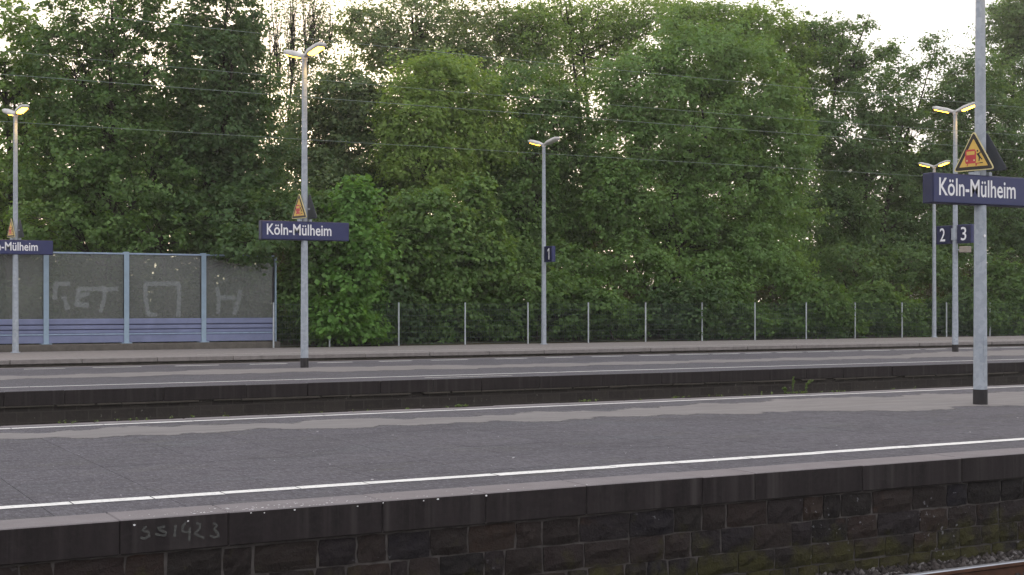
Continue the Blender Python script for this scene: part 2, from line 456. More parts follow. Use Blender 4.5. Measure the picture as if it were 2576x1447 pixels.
for a, b in ((X0, PX0), (PX1, X1)):
    g = MB().box(a, b, 0, .43, -.258, 0); link('coping_run', g.mesh('coping_run'), M['cop_top'], near)
# rubble wall below the coping
link('wall_core', MB().box(X0, X1, .056, .43, -1.38, -.26).mesh('wall_core'), M['mortar'], near)
courses = []; z = -.275
for h in (.225, .225, .195, .19): courses.append((z - h, z)); z -= h + .005
for ci, (za, zb) in enumerate(courses):
    x = .3 + rp.uniform(0, .3)
    while x < 13.6:
        w = rp.choice((.17, .24, .30, .36, .44, .52, .40)) * rp.uniform(.9, 1.1)
        nx, nz = 4, 3; g = MB(); d0 = rp.uniform(.0, .012)
        zt, zl = zb + rp.uniform(-.008, .002), za + rp.uniform(-.002, .008)
        ang = rp.uniform(-.02, .02)
        for j in range(nz + 1):
            for i in range(nx + 1):
                fx, fz = i / nx, j / nz
                edge = (i in (0, nx)) or (j in (0, nz))
                corner = (i in (0, nx)) and (j in (0, nz))
                px = x + .006 + fx * (w - .012) + (rp.uniform(-.008, .008) if edge else rp.uniform(-.015, .015)) + ((.004 if i == 0 else -.004) if corner else 0)
                pz = zl + fz * (zt - zl) + (rp.uniform(-.005, .005)) + ((.004 if j == 0 else -.004) if corner else 0)
                py = .046 + rp.uniform(-.006, .004) if edge else .018 + d0 + rp.uniform(-.016, .018)
                g.v.append((px, py, pz))
        for j in range(nz):
            for i in range(nx):
                a = j * (nx + 1) + i; g.f.append((a, a + 1, a + nx + 2, a + nx + 1)); g.m.append(0)
        rim = [i for i in range(nx + 1)] + [(j) * (nx + 1) + nx for j in range(1, nz + 1)] + [nz * (nx + 1) + i for i in range(nx - 1, -1, -1)] + [j * (nx + 1) for j in range(nz - 1, 0, -1)]
        b = len(g.v)
        for i in rim: g.v.append((g.v[i][0], .075, g.v[i][2]))
        for k in range(len(rim)):
            k2 = (k + 1) % len(rim); g.f.append((rim[k2], rim[k], b + k, b + k2)); g.m.append(0)
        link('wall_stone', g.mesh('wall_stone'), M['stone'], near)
        x += w + .006
# rear edge of the near platform
for i in range(24):
    a = PX0 + i * (PX1 - PX0) / 24; b = PX0 + (i + 1) * (PX1 - PX0) / 24
    link('rear_coping_stone', MB().bbox(a + .004, b - .004, NF - .3 - NE, NF - NE + rp.uniform(-.012, .012), -.25, rp.uniform(-.006, .002), .012).mesh('rear_coping_stone'), M['cop_top'], near)
link('rear_wall', MB().box(X0, X1, NF - .5 - NE, NF - .06 - NE, -1.38, -.255).mesh('rear_wall'), M['mid_face'], near)

def line_segs(par, y0, yc, wid, joints, mat, name, z=.004, jit=.012, drop=()):
    for i, (a, b) in enumerate(zip(joints[:-1], joints[1:])):
        if i in drop: continue
        d = rp.uniform(-jit, jit); w2 = wid / 2 * rp.uniform(.88, 1.06); n = max(2, int((b - a) / .22))
        g = MB()
        for k in range(n + 1):
            x = a + .006 + (b - a - .012) * k / n
            g.v.append((x, yc - y0 + d - w2 + rp.uniform(-.008, .008), z)); g.v.append((x, yc - y0 + d + w2 + rp.uniform(-.008, .008), z))
        for k in range(n): g.f.append((2*k, 2*k+2, 2*k+3, 2*k+1)); g.m.append(0)
        link(name, g.mesh(name), mat, par)
js = [PX(u, 11.4) for u in (180, 383, 560, 750, 922, 1244, 1542, 1700, 1880, 2060, 2290, 2480)]
x = js[0]; pre = []
while x > -1: x -= rp.uniform(.8, 1.1); pre.append(x)
x = js[-1]; post = []
while x < 26: x += rp.uniform(.9, 1.2); post.append(x)
line_segs(near, NE, 11.40, .17, pre[::-1] + js + post, M['paint'], 'white_edge_line')
xs = [-1.0]
while xs[-1] < 30: xs.append(xs[-1] + rp.uniform(1.0, 2.6))
line_segs(near, NE, 18.52, .12, xs, M['paint'], 'white_rear_line', jit=.02)
# pale patched strip with wavy edges along the middle
def wavy(par, y0, pts, name, mat, z, seed):
    """pts: (x, y front, y back)"""
    q = random.Random(seed); g = MB(); n = 420
    ph = [q.uniform(0, 6.28) for _ in range(8)]
    xa, xb = pts[0][0], pts[-1][0]
    def interp(x, k):
        for p, r in zip(pts[:-1], pts[1:]):
            if p[0] <= x <= r[0]:
                t = (x - p[0]) / (r[0] - p[0]); t = t * t * (3 - 2 * t); return p[k] * (1 - t) + r[k] * t
        return pts[-1][k]
    for i in range(n + 1):
        x = xa + (xb - xa) * i / n
        wv = lambda o: .13 * math.sin(x * 2.3 + ph[o]) + .09 * math.sin(x * 4.1 + ph[o + 1]) + .07 * math.sin(x * 7.7 + ph[o + 2]) + .05 * math.sin(x * 12.1 + ph[o]) + q.uniform(-.018, .018)
        ya, yb = interp(x, 1) + wv(0) - y0, interp(x, 2) + wv(3) - y0; m = min(.28, (yb - ya) * .3)
        for yy in (ya - m * .5, ya + m, yb - m, yb + m * .5): g.v.append((x, yy, z))
    for i in range(n):
        for k in range(3): g.f.append((4*i+k, 4*i+4+k, 4*i+5+k, 4*i+1+k)); g.m.append(0)
    me = g.mesh(name); at = me.attributes.new('tint', 'FLOAT', 'POINT'); at.data.foreach_set('value', [0., 1., 1., 0.] * (n + 1))
    return link(name, me, mat, par)
wavy(near, NE, [(-2, 17.0, 18.0), (3, 16.95, 17.95), (6, 16.75, 17.8), (9, 16.4, 17.45), (12, 16.2, 17.5), (14, 15.7, 17.8), (15, 15.25, 17.9), (19, 15.2, 17.6), (22, 15.4, 17.9), (28, 15.6, 17.7)], 'pale_strip', M['strip'], .002, 3)

# ---------------- middle platform
mid = structure(empty('middle_platform', (0, ME, 0)))
link('platform_body', MB().box(X0, X1, .40, MF - ME - .35, -1.38, 0).mesh('platform_body'), M['asphalt'], mid)
x = 0.0
while x < 36:
    w = rp.uniform(1.0, 1.9)
    me = MB().bbox(x + .002, x + w - .002, rp.uniform(-.01, .01), .398, -.262, rp.uniform(-.003, .004), .01).mesh('coping_stone')
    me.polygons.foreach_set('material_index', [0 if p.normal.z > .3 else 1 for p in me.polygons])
    link('coping_stone', me, [M['asphalt'], M['cop_face']], mid); x += w
for a, b in ((X0, 0), (x, X1)): link('coping_run', MB().box(a, b, 0, .398, -.262, 0).mesh('coping_run'), M['asphalt'], mid)
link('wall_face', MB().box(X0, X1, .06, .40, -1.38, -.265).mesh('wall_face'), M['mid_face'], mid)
x = 2.0                                              # broken pale mortar ledge under the coping
while x < 34:
    w = rp.uniform(.3, 1.6)
    link('mortar_ledge', MB().bbox(x, x + w, -.002 - rp.uniform(0, .012), .07, -.292 + rp.uniform(-.008, .008), -.2635, .004).mesh('mortar_ledge'), M['ledge'], mid)
    x += w + rp.choice((.02, .02, .05, .3))
link('rear_coping', MB().box(X0, X1, MF - ME - .35, MF - ME, -.25, -.002).mesh('rear_coping'), M['cop_top'], mid)
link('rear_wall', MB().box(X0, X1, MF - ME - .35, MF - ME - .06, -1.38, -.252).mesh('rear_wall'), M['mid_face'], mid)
xs = [1.0]
while xs[-1] < 48: xs.append(xs[-1] + rp.uniform(2, 5))
line_segs(mid, ME, 27.45, .13, xs, M['paint'], 'white_edge_line', jit=.02)
line_segs(mid, ME, 26.75, .10, [PX(1068, 26.75), PX(1180, 26.75), PX(1288, 26.75)], M['faded'], 'worn_white_line')
xs = [PX(u, 34.75) for u in (330, 395, 400)]
# dashed pale line near the rear edge
x = PX(60, 34.75)
while x < PX(2570, 34.75):
    w = rp.uniform(.9, 1.25)
    line_segs(mid, ME, 34.75, .16, [x, x + w], M['paint'] if x > PX(330, 34.75) else M['faded'], 'dashed_white_line', jit=.03)
    x += w + (rp.uniform(.55, .95) if x < PX(1500, 34.75) else rp.uniform(.05, .3))
wavy(mid, ME, [(0, 30.2, 31.9), (6, 30.3, 31.7), (10, 30.3, 32.3), (14, 30.0, 32.2), (17, 29.9, 31.4), (24, 29.8, 31.2), (30, 29.6, 31.3), (34, 29.4, 32.8), (42, 29.3, 32.6)], 'pale_strip', M['strip'], .005, 8)

# ---------------- far platform
far = structure(empty('far_platform', (0, FE, 0)))
link('platform_body', MB().box(X0, X1, .30, FF - FE + .1, -1.38, -.004).mesh('platform_body'), M['conc'], far)
x = 2.0
while x < 60:
    w = rp.uniform(1.9, 2.3)
    link('edge_slab', MB().bbox(x + .008, x + w - .008, rp.uniform(-.02, .02), .9, -.125, rp.uniform(-.001, .008), .012).mesh('edge_slab'), M['conc'], far); x += w
for a, b in ((X0, 2.0), (x, X1)): link('edge_run', MB().box(a, b, 0, .9, -.125, 0.002).mesh('edge_run'), M['conc'], far)
link('wall_face', MB().box(X0, X1, .16, .30, -1.38, -.127).mesh('wall_face'), M['conc_dark'], far)
xs = [12.0]
while xs[-1] < 60: xs.append(xs[-1] + rp.uniform(2, 5))
line_segs(far, FE, 42.0, .13, xs, M['faded'], 'white_edge_line', z=.006, jit=.02)

# ================================================================== tracks
def rail_mesh():
    prof = [(-.062, 0), (.062, 0), (.062, .012), (.012, .03), (.010, .115), (.034, .13), (.034, .160), (.026, .170), (-.026, .170), (-.034, .160), (-.034, .13), (-.010, .115), (-.012, .03), (-.062, .012)]
    g = MB(); n = len(prof)
    for x in (X0, X1):
        for y, z in prof: g.v.append((x, y, z))
    for k in range(n):
        g.f.append((k, (k + 1) % n, n + (k + 1) % n, n + k)); g.m.append(1 if k in (6, 7, 8) else 0)
    return g.mesh('rail')
RM = rail_mesh(); RM.materials.append(M['rail_rust']); RM.materials.append(M['rail_top'])
SM = MB().bbox(-.13, .13, -1.25, 1.25, -.16, 0, .02).mesh('sleeper'); SM.materials.append(M['sleeper'])
RAILTOP = -.89
tracks = [(8.68, 'railway track with a shiny rail along the near stone platform wall', True), (4.55, 'railway track beside the platform the picture is taken from', False),
          (20.75, 'railway track hidden behind the near island platform', False), (24.45, 'railway track under the middle platform stone edge', False), (38.1, 'railway track between middle and far platforms', False)]
for yc, lab, slp in tracks:
    t = tag(empty('railway_track', (0, yc, RAILTOP - .17)), lab, 'track', 'railway tracks')
    for s in (-.7515, .7515):
        link('rail', RM, None, t, (0, s, 0))
    if slp:
        for i in range(28): link('sleeper', SM, None, t, (1.0 + i * .6, 0, -.005))
# loose ballast stones where the camera sees the bed
def chips(n, seed):
    q = np.random.default_rng(seed)
    base = np.array([(1,0,0),(-1,0,0),(0,1,0),(0,-1,0),(0,0,1),(0,0,-1)], float)
    tri = np.array([(0,2,4),(2,1,4),(1,3,4),(3,0,4),(2,0,5),(1,2,5),(3,1,5),(0,3,5)])
    c = np.stack([q.uniform(6.5, 14.5, n), q.uniform(8.85, 10.42, n), np.zeros(n)], 1)
    c[:, 2] = BAL + .01 + q.uniform(0, .05, n) + .03 * np.clip((10.45 - c[:, 1]), 0, .5)
    sz = q.uniform(.018, .048, n)[:, None, None] * q.uniform(.6, 1.35, (n, 6, 1))
    a = q.uniform(0, 6.28, n); b = q.uniform(-.6, .6, n)
    ca, sa, cb, sb = np.cos(a), np.sin(a), np.cos(b), np.sin(b)
    rot = np.zeros((n, 3, 3)); rot[:,0,0]=ca*cb; rot[:,0,1]=-sa; rot[:,0,2]=ca*sb; rot[:,1,0]=sa*cb; rot[:,1,1]=ca; rot[:,1,2]=sa*sb; rot[:,2,0]=-sb; rot[:,2,2]=cb
    v = np.einsum('nij,nkj->nki', rot, base[None] * sz) + c[:, None, :]
    f = (tri[None] + (np.arange(n) * 6)[:, None, None]).reshape(-1, 3)
    return mesh_np('ballast_stones', v.reshape(-1, 3), f, np.repeat(q.uniform(0, 1, n) ** 1.4, 6))
def mesh_np(name, v, f, tint=None):
    me = bpy.data.meshes.new(name); k = f.shape[1]
    me.vertices.add(len(v)); me.vertices.foreach_set('co', v.astype(np.float32).ravel())
    me.loops.add(f.size); me.loops.foreach_set('vertex_index', f.astype(np.int32).ravel())
    me.polygons.add(len(f)); me.polygons.foreach_set('loop_start', np.arange(0, f.size, k, dtype=np.int32))
    me.update(calc_edges=True)
    if tint is not None:
        at = me.attributes.new('tint', 'FLOAT', 'POINT'); at.data.foreach_set('value', tint.astype(np.float32))
    return me
o = link('ballast_stones', chips(9000, 5), M['chip']); tag(o, 'loose grey ballast stones at the foot of the stone wall', 'ballast', kind='stuff')

# ================================================================== trees
rt = np.random.default_rng(21)
def leaves(centers, tint_c, spread, per, size, q, outc=None, flat=.6, up=.55, droop=.15):
    """leaf blades gathered in sprays round the given clump centres"""
    nC = len(centers)
    sub = 5
    sp = spread if np.ndim(spread) else np.full(nC, spread)
    # sub-sprays inside each clump
    sc = centers[:, None, :] + q.normal(0, 1, (nC, sub, 3)) * (sp[:, None, None] * np.array([.75, .75, .75 * flat]))
    sc = sc.reshape(-1, 3); sps = np.repeat(sp, sub) * .36
    tin = np.clip(np.repeat(tint_c, sub) + q.normal(0, .13, nC * sub), 0, 1)
    k = max(1, per // sub)
    p = sc[:, None, :] + q.normal(0, 1, (len(sc), k, 3)) * (sps[:, None, None] * np.array([1, 1, flat]))
    p[:, :, 2] -= droop * np.sum((p[:, :, :2] - sc[:, None, :2]) ** 2, 2) / np.maximum(sps[:, None], .05)
    ti = np.clip(tin[:, None] + q.normal(0, .16, (len(sc), k)), 0, 1).ravel()
    out = p - (np.repeat(centers, sub, 0)[:, None, :] if outc is None else np.repeat(outc, sub, 0)[:, None, :])
    out = out.reshape(-1, 3); out /= np.linalg.norm(out, axis=1, keepdims=True) + 1e-6
    p = p.reshape(-1, 3); n = len(p)
    nor = out * .55 + np.array([0, 0, up]) + q.normal(0, .42, (n, 3)); nor /= np.linalg.norm(nor, axis=1, keepdims=True)
    ax = out * .5 + np.array([0, 0, -.35]) + q.normal(0, .7, (n, 3)); ax -= nor * np.sum(ax * nor, 1, keepdims=True); ax /= np.linalg.norm(ax, axis=1, keepdims=True) + 1e-6
    sd_ = np.cross(nor, ax); L = (size * (.5 + 1.0 * q.beta(2, 2.4, n)))[:, None]
    wd = L * q.uniform(.36, .52, n)[:, None]
    v = np.stack([p - ax * L * .5, p + sd_ * wd + nor * L * .10 - ax * L * .06, p + ax * L * .5 - nor * L * .08, p - sd_ * wd + nor * L * .10 - ax * L * .06], 1)
    f = np.arange(n * 4).reshape(n, 4)
    return v.reshape(-1, 3), f, np.repeat(ti, 4)

def sample_lobes(lobes, n, q, shell=.45):
    vol = np.array([l[3] * l[5] for l in lobes]); pr = vol / vol.sum()
    which = q.choice(len(lobes), n, p=pr)
    d = q.normal(0, 1, (n, 3)); d /= np.linalg.norm(d, axis=1, keepdims=True)
    r = (shell + (1 - shell) * q.uniform(0, 1, n)) ** (1 / 2.2)
    L = np.array(lobes)[which]
    ph = L[:, 0] * 3.1 + L[:, 2] * 1.7
    bump = 1 + .16 * np.sin(d[:, 0] * 5 + ph) * np.sin(d[:, 2] * 6 + ph * .7) + .10 * np.sin(d[:, 1] * 9 + d[:, 2] * 7 + ph)
    c = L[:, :3] + d * L[:, 3:6] * (r * bump)[:, None]
    return c, L[:, :3], which

def tree(name, label, base_u, Y, plobes, mat, n_clump, per, leaf=.142, spread=.44, shell=.45, trunk_r=.2, stems=1, seed=1, tint=.5, twigs=160, group='trees behind the platform fence', cat='tree', depth_k=.85, limb_r=.05, trunk_mat='bark', base_z=.2, flat=.6):
    q = np.random.default_rng(seed); pr = random.Random(seed); n_clump = int(n_clump * (1.18 if cat == 'tree' else .9))
    base = Vector((PX(base_u, Y), Y, base_z))
    root = tag(empty(name, base), label, cat, group)
    lobes = []
    for L in plobes:
        u, v, ru, rv = L[:4]; Yl = L[4] if len(L) > 4 else Y + pr.uniform(-.7, .7)
        c = W(u, v, Yl); z = depth(u, Yl) / FPX
        rx, rz = ru * z, rv * z
        lobes.append((c.x - base.x, c.y - base.y, c.z - base.z, rx, min(rx, 2.6) * depth_k, rz))
    per = int(per * (1.22 if cat == 'tree' and leaf < .16 else 1))
    c, lc, wh = sample_lobes(lobes, n_clump, q, shell)
    c = c[c[:, 2] > -.1 - base_z * 0] if base_z < .1 else c
    lc = lc[:len(c)] if len(lc) != len(c) else lc
    tc = np.clip(tint + q.normal(0, .16, len(c)), .02, 1)
    v, f, t = leaves(c, tc, spread * q.uniform(.6, 1.3, len(c)), per, leaf, q, outc=lc * .5 + c * .5 - np.array([0, 0, .25]), flat=flat)
    top = float(np.quantile([l[2] + l[5] * .2 for l in lobes], .75))
    g = MB()
    mean = np.mean(np.array(lobes)[:, :3], 0)
    # main stems
    tips = []
    for s in range(stems):
        ox, oy = (pr.uniform(-.5, .5), pr.uniform(-.4, .4)) if stems > 1 else (0, 0)
        pts = []; n = 7
        for i in range(n + 1):
            a = i / n
            pts.append(Vector((ox + (mean[0] + ox * 2.2) * a ** 1.5 + pr.uniform(-.08, .08) * (i > 0), oy + mean[1] * a ** 1.5 + pr.uniform(-.06, .06), -base_z - .15 + (top + base_z) * a)))
        rr = [trunk_r * (1.25 - .25 * min(1, i * 2)) * (1 - .82 * i / n) + .012 for i in range(n + 1)]
        g.tube(pts, rr, 8); tips.append(pts)
    # limbs to the lobes
    limbs = []
    for l in lobes:
        pts0 = tips[pr.randrange(stems)]
        zc = l[2]; k = max(1, min(len(pts0) - 2, int(len(pts0) * max(.15, min(.85, (zc - l[5] * .9) / max(top, .1))))))
        st = pts0[k]; en = Vector(l[:3]); midp = st.lerp(en, .5) + Vector((pr.uniform(-.15, .15), pr.uniform(-.15, .15), -.12 * (en - st).length * .5))
        pts = [st, st.lerp(midp, .55) + Vector((0, 0, -.02)), midp, midp.lerp(en, .6), en, en + (en - midp) * .35 + Vector((0, 0, l[5] * .3))]
        r0 = limb_r * (1 + trunk_r)
        g.tube(pts, [r0, r0 * .85, r0 * .7, r0 * .5, r0 * .35, r0 * .12], 5, cap=False)
        limbs.append(pts)
    sel = q.choice(len(c), min(twigs, len(c)), replace=False)
    for i in sel:
        p = limbs[wh[i]][pr.choice((2, 3, 4))] if len(wh) > i else limbs[0][3]
        e = Vector(c[i]); mm = p.lerp(e, .5) + Vector((pr.uniform(-.12, .12), pr.uniform(-.12, .12), pr.uniform(.0, .2)))
        g.tube([p, mm, e, e + (e - mm) * .3], [.022, .014, .008, .003], 3, cap=False)
    g.build('trunk', M[trunk_mat], root, smooth=True, fix=False)
    link('crown', mesh_np('crown', v, f, t), M[mat], root)
    return root

tree('maple_tree', 'pale yellowish green tree at the left edge above the left station sign', 30, 53.5,
     [(-70,130,150,200),(60,330,140,170),(0,480,160,140),(-90,500,130,150),(110,120,110,130),(40,230,120,120),(60,570,120,60)], 'leaf_yellow', 330, 60, seed=2, tint=.12, trunk_r=.18, shell=.2, spread=.36, twigs=260)
tree('maple_tree', 'tall dense tree hanging over the left half of the noise barrier', 265, 51.5,
     [(280,20,150,170),(190,190,150,150),(380,170,140,150),(270,330,180,150),(400,400,140,140),(160,430,140,120),(290,510,190,100),(180,570,150,60,49.5),(380,585,140,50,49.3)], 'leaf_mid', 560, 62, seed=3, tint=.26, trunk_r=.26, shell=.3, spread=.36, twigs=260)
tree('maple_tree', 'dark upright tree drooping over the right end of the noise barrier', 500, 51.8,
     [(570,0,110,150),(520,150,120,130),(610,200,80,150),(560,310,130,130),(620,420,100,120),(520,440,110,110),(570,545,140,75,49.8),(625,612,85,40,46.9),(690,560,45,80,47.6)], 'leaf_dark', 680, 64, seed=4, tint=.36, trunk_r=.24, spread=.38)
tree('bare_birch_tree', 'nearly leafless tree of thin upright twigs against the bright sky', 712, 58.5,
     [(690,120,30,190),(735,100,35,200),(790,60,50,160),(770,200,50,110),(830,110,50,120),(720,320,70,110)], 'leaf_brown', 380, 16, leaf=.12, spread=.5, seed=5, tint=.8, trunk_r=.085, stems=3, twigs=380, limb_r=.02, shell=.1)
tree('shady_tree', 'dull dark tree just right of the tall lamp pole with the station sign', 845, 55,
     [(850,270,80,80),(800,350,90,100),(900,390,100,100),(930,280,90,80),(830,480,110,90),(930,500,90,80),(880,220,60,50)], 'leaf_brown', 560, 58, seed=6, tint=.45, trunk_r=.18)
tree('tall_thin_tree', 'tall thin-leaved tree with open branches left of the middle of the skyline', 1075, 61,
     [(950,70,80,80),(1060,30,110,100),(1190,60,100,100),(1010,150,80,50),(1290,60,80,60),(1110,130,110,70),(890,50,50,60),(1180,160,110,60),(960,130,90,60),(1300,130,80,60)], 'leaf_brown', 560, 38, leaf=.14, spread=.45, seed=7, tint=.9, trunk_r=.16, stems=2, twigs=300, limb_r=.045, shell=.12)
tree('yellow_maple_tree', 'rounded yellow-green tree left of the short lamp pole', 1130, 53,
     [(1090,210,100,70),(1170,250,110,90),(1040,300,90,90),(1160,370,120,100),(1060,420,100,100),(1230,330,80,80)], 'leaf_yellow', 640, 60, seed=8, tint=.6, trunk_r=.18)
tree('maple_tree', 'mid green tree directly behind the lamp pole bearing number 1', 1360, 54,
     [(1330,240,110,80),(1400,330,110,110),(1310,390,110,110),(1420,460,110,110),(1310,520,120,100),(1390,580,110,80),(1260,470,80,110),(1400,670,110,50,51),(1290,660,80,55,51)], 'leaf_mid', 820, 60, seed=9, tint=.45, trunk_r=.2)
tree('tall_thin_tree', 'tall open tree with sky showing through right of the middle skyline', 1500, 61,
     [(1400,100,100,70),(1500,50,110,70),(1350,170,80,50),(1620,40,110,70),(1540,140,110,70),(1690,20,70,50),(1450,190,110,60),(1330,80,90,80),(1400,20,90,50)], 'leaf_yellow', 560, 38, leaf=.14, spread=.45, seed=10, tint=.4, trunk_r=.16, stems=2, twigs=260, limb_r=.045, shell=.12)
tree('broad_maple_tree', 'broad domed tree, the largest, filling the centre right', 1640, 51.6,
     [(1760,140,150,90),(1620,220,130,110),(1870,230,140,130),(1740,320,190,140),(1940,380,110,140),(1560,370,100,120),(1830,480,190,120),(1640,500,140,120),(1960,540,90,100),(1740,610,170,80),(1900,640,130,70,50.2),(1550,500,80,100),(1600,665,120,55,50),(1780,690,150,45,50),(1950,690,90,45,50)], 'leaf_mid', 1750, 64, seed=11, tint=.85, trunk_r=.3, stems=2, spread=.46)
tree('maple_tree', 'light green treetop showing above the left shoulder of the broad domed tree', 1850, 57,
     [(1830,70,110,60),(1930,70,90,60),(1980,140,70,70),(1740,60,70,50)], 'leaf_yellow', 330, 56, seed=12, tint=.2, trunk_r=.22)
tree('ash_tree', 'dark sparse tree with stray top branches right of the broad domed tree', 2060, 57.5,
     [(2060,110,70,70),(2120,190,80,60),(2010,240,70,90),(2110,90,50,40),(2180,60,26,22),(2225,130,32,24),(2160,150,40,30),(2040,330,80,60)], 'leaf_mid', 380, 52, seed=13, tint=.35, trunk_r=.2, limb_r=.07, twigs=240, spread=.36, shell=.2)
tree('maple_tree', 'lower green tree left of the double number sign pole', 2170, 54,
     [(2220,260,90,80),(2130,350,110,110),(2290,350,110,110),(2190,470,140,110),(2320,500,100,120),(2110,540,90,90),(2230,590,130,70),(2140,660,110,55,51),(2290,670,110,50,51),(2050,640,60,70),(2350,130,30,60),(2260,180,50,50)], 'leaf_dark', 900, 60, seed=14, tint=.65, trunk_r=.2, stems=2)
tree('oak_tree', 'dark treetop at the upper right corner beside the tall pole', 2545, 58,
     [(2540,70,80,80),(2600,180,110,110),(2480,220,50,50),(2580,40,90,70)], 'leaf_mid', 420, 58, seed=15, tint=.3, trunk_r=.25)
tree('maple_tree', 'green tree at the right edge behind the near station sign', 2470, 53,
     [(2450,210,90,80),(2470,320,110,110),(2560,380,110,130),(2400,440,90,110),(2520,530,130,110),(2420,580,100,90),(2590,620,90,110),(2380,260,60,60),(2440,690,110,50,50.5)], 'leaf_dark', 860, 60, seed=16, tint=.6, trunk_r=.22)
# trees farther back that close the gaps
tree('background_tree', 'dark tree far back seen between the trunks on the left', 420, 66,
     [(200,330,220,150),(450,300,200,170),(640,480,140,140),(120,520,200,120),(420,540,260,110)], 'leaf_dark', 520, 58, leaf=.2, spread=.6, seed=17, tint=.3, trunk_r=.22, group='trees far back in the wood')
tree('background_tree', 'dark tree far back behind the middle of the fence', 1080, 66,
     [(900,560,200,120),(1120,520,190,120),(1330,560,180,130),(1040,430,130,90),(1250,420,130,90)], 'leaf_dark', 480, 58, leaf=.2, spread=.6, seed=18, tint=.3, trunk_r=.2, group='trees far back in the wood')
tree('background_tree', 'dark tree far back behind the broad domed tree', 1760, 67,
     [(1600,520,180,130),(1830,480,200,150),(2030,470,150,130),(1750,330,180,140),(1500,430,120,140)], 'leaf_dark', 460, 58, leaf=.2, spread=.6, seed=19, tint=.3, trunk_r=.22, group='trees far back in the wood')
tree('background_tree', 'dark tree far back behind the double number signs', 2330, 67,
     [(2200,470,170,130),(2420,420,170,160),(2570,500,140,150),(2320,580,180,80)], 'leaf_dark', 400, 58, leaf=.2, spread=.6, seed=20, tint=.3, trunk_r=.22, group='trees far back in the wood')

# shrubs by the fence
SG = 'shrubs along the fence'
tree('maple_sapling', 'bright fresh green sapling reaching through the fence beside the sign pole', 880, 47.75,
     [(890,500,45,50),(905,590,65,60),(880,680,80,60),(900,760,80,60),(930,650,45,45),(850,800,70,50),(905,830,60,30)], 'leaf_bright', 420, 52, leaf=.17, spread=.3, seed=31, tint=.55, trunk_r=.05, twigs=60, group=SG, cat='sapling', depth_k=.55, limb_r=.02, base_z=0)
tree('leafy_shrub', 'tall green shrub in the gap between barrier end and bright sapling', 790, 48.6,
     [(790,620,60,70),(770,720,60,80),(810,800,70,60),(800,540,50,60)], 'leaf_mid', 260, 54, leaf=.16, spread=.34, seed=32, tint=.35, trunk_r=.05, twigs=40, group=SG, cat='shrub', limb_r=.02, base_z=.05)
tree('leafy_shrub', 'big rounded shrub rising above the fence left of lamp pole 1', 1130, 49.2,
     [(1080,560,110,80),(1190,510,40,60),(1130,640,130,80),(1230,620,50,80),(1080,720,110,70),(1190,730,100,60),(1110,800,120,50),(1020,640,60,80)], 'leaf_mid', 760, 56, leaf=.17, spread=.38, seed=33, tint=.58, trunk_r=.08, twigs=70, group=SG, cat='shrub', limb_r=.025, base_z=.1)
def low(label, u, seed, mat, lob, tint=.35, n=240):
    tree('low_shrub', label, u, 48.5, lob, mat, n, 52, leaf=.15, spread=.32, seed=seed, tint=tint * .55, trunk_r=.04, twigs=30, group=SG, cat='shrub', limb_r=.015, base_z=.05)
low('dark low shrub behind the fence right of the bright sapling', 985, 34, 'leaf_dark', [(990,760,60,60),(960,810,50,40),(1020,820,60,40)])
low('low green shrub behind the fence at the foot of lamp pole 1', 1350, 35, 'leaf_mid', [(1330,740,90,50),(1290,800,70,50),(1400,800,80,50),(1420,730,60,40)], .5, 300)
low('low shrub behind the fence two posts right of lamp pole 1', 1540, 36, 'leaf_mid', [(1500,760,70,50),(1560,800,80,50),(1480,810,60,40)], .45)
low('ivy-dark shrub behind the fence below the broad tree trunks', 1700, 37, 'leaf_dark', [(1680,780,80,60),(1760,770,70,60),(1720,820,90,40)], .4)
low('green shrub behind the fence below the right side of the broad tree', 1850, 38, 'leaf_mid', [(1830,760,70,60),(1880,810,70,45),(1800,815,60,40)], .3)
low('low shrub behind the fence between the broad tree and the double number signs', 2060, 39, 'leaf_mid', [(2060,770,80,60),(2000,810,70,45),(2110,815,60,40)], .25)
low('low shrub behind the fence left of the far right lamp pole', 2220, 40, 'leaf_mid', [(2200,770,80,60),(2270,800,70,50)], .4)
low('bushy shrub behind the fence at the right edge', 2540, 41, 'leaf_mid', [(2540,720,70,70),(2570,790,80,60),(2500,800,50,50)], .5, 300)
low('low shrub behind the fence between the two right lamp poles', 2390, 42, 'leaf_dark', [(2380,800,70,45),(2430,780,60,50)], .4)

# undergrowth and thicket that nobody could count
def mass(name, label, cat, n, per, yr, ur, zr, mat, leaf, spread, seed, tint):
    q = np.random.default_rng(seed)
    y = q.uniform(yr[0], yr[1], n); u = q.uniform(ur[0], ur[1], n)
    c = np.array([[*W(a, VH, b)[:2], 0] for a, b in zip(u, y)])
    c[:, 2] = zr[0] + (zr[1] - zr[0]) * q.uniform(0, 1, n) ** 1.1 * (.8 + .2 * np.sin(c[:, 0] * .9 + seed))
    v, f, t = leaves(c, np.clip(tint + q.normal(0, .2, n), 0, 1), spread, per, leaf, q)
    return tag(link(name, mesh_np(name, v, f, t), M[mat]), label, cat, kind='stuff')
mass('undergrowth', 'low green undergrowth covering the bank behind the fence', 'undergrowth', 1100, 36, (48.6, 55), (-150, 2750), (.1, 1.5), 'leaf_dark', .15, .4, 51, .15)
mass('barrier_undergrowth', 'dull green growth pressing up behind the see-through noise barrier', 'undergrowth', 520, 36, (48.9, 52.5), (-200, 700), (.2, 3.4), 'leaf_brown', .17, .45, 54, .4)
mass('dry_undergrowth', 'brownish dry undergrowth on the bank under the trees', 'undergrowth', 1000, 36, (55, 64), (600, 2750), (.6, 4.8), 'leaf_dry', .2, .55, 52, .5)
mass('thicket', 'dark thicket closing the view far behind the trees', 'thicket', 1900, 32, (68, 80), (-300, 2900), (.3, 9.5), 'leaf_dark', .42, .9, 53, .25)

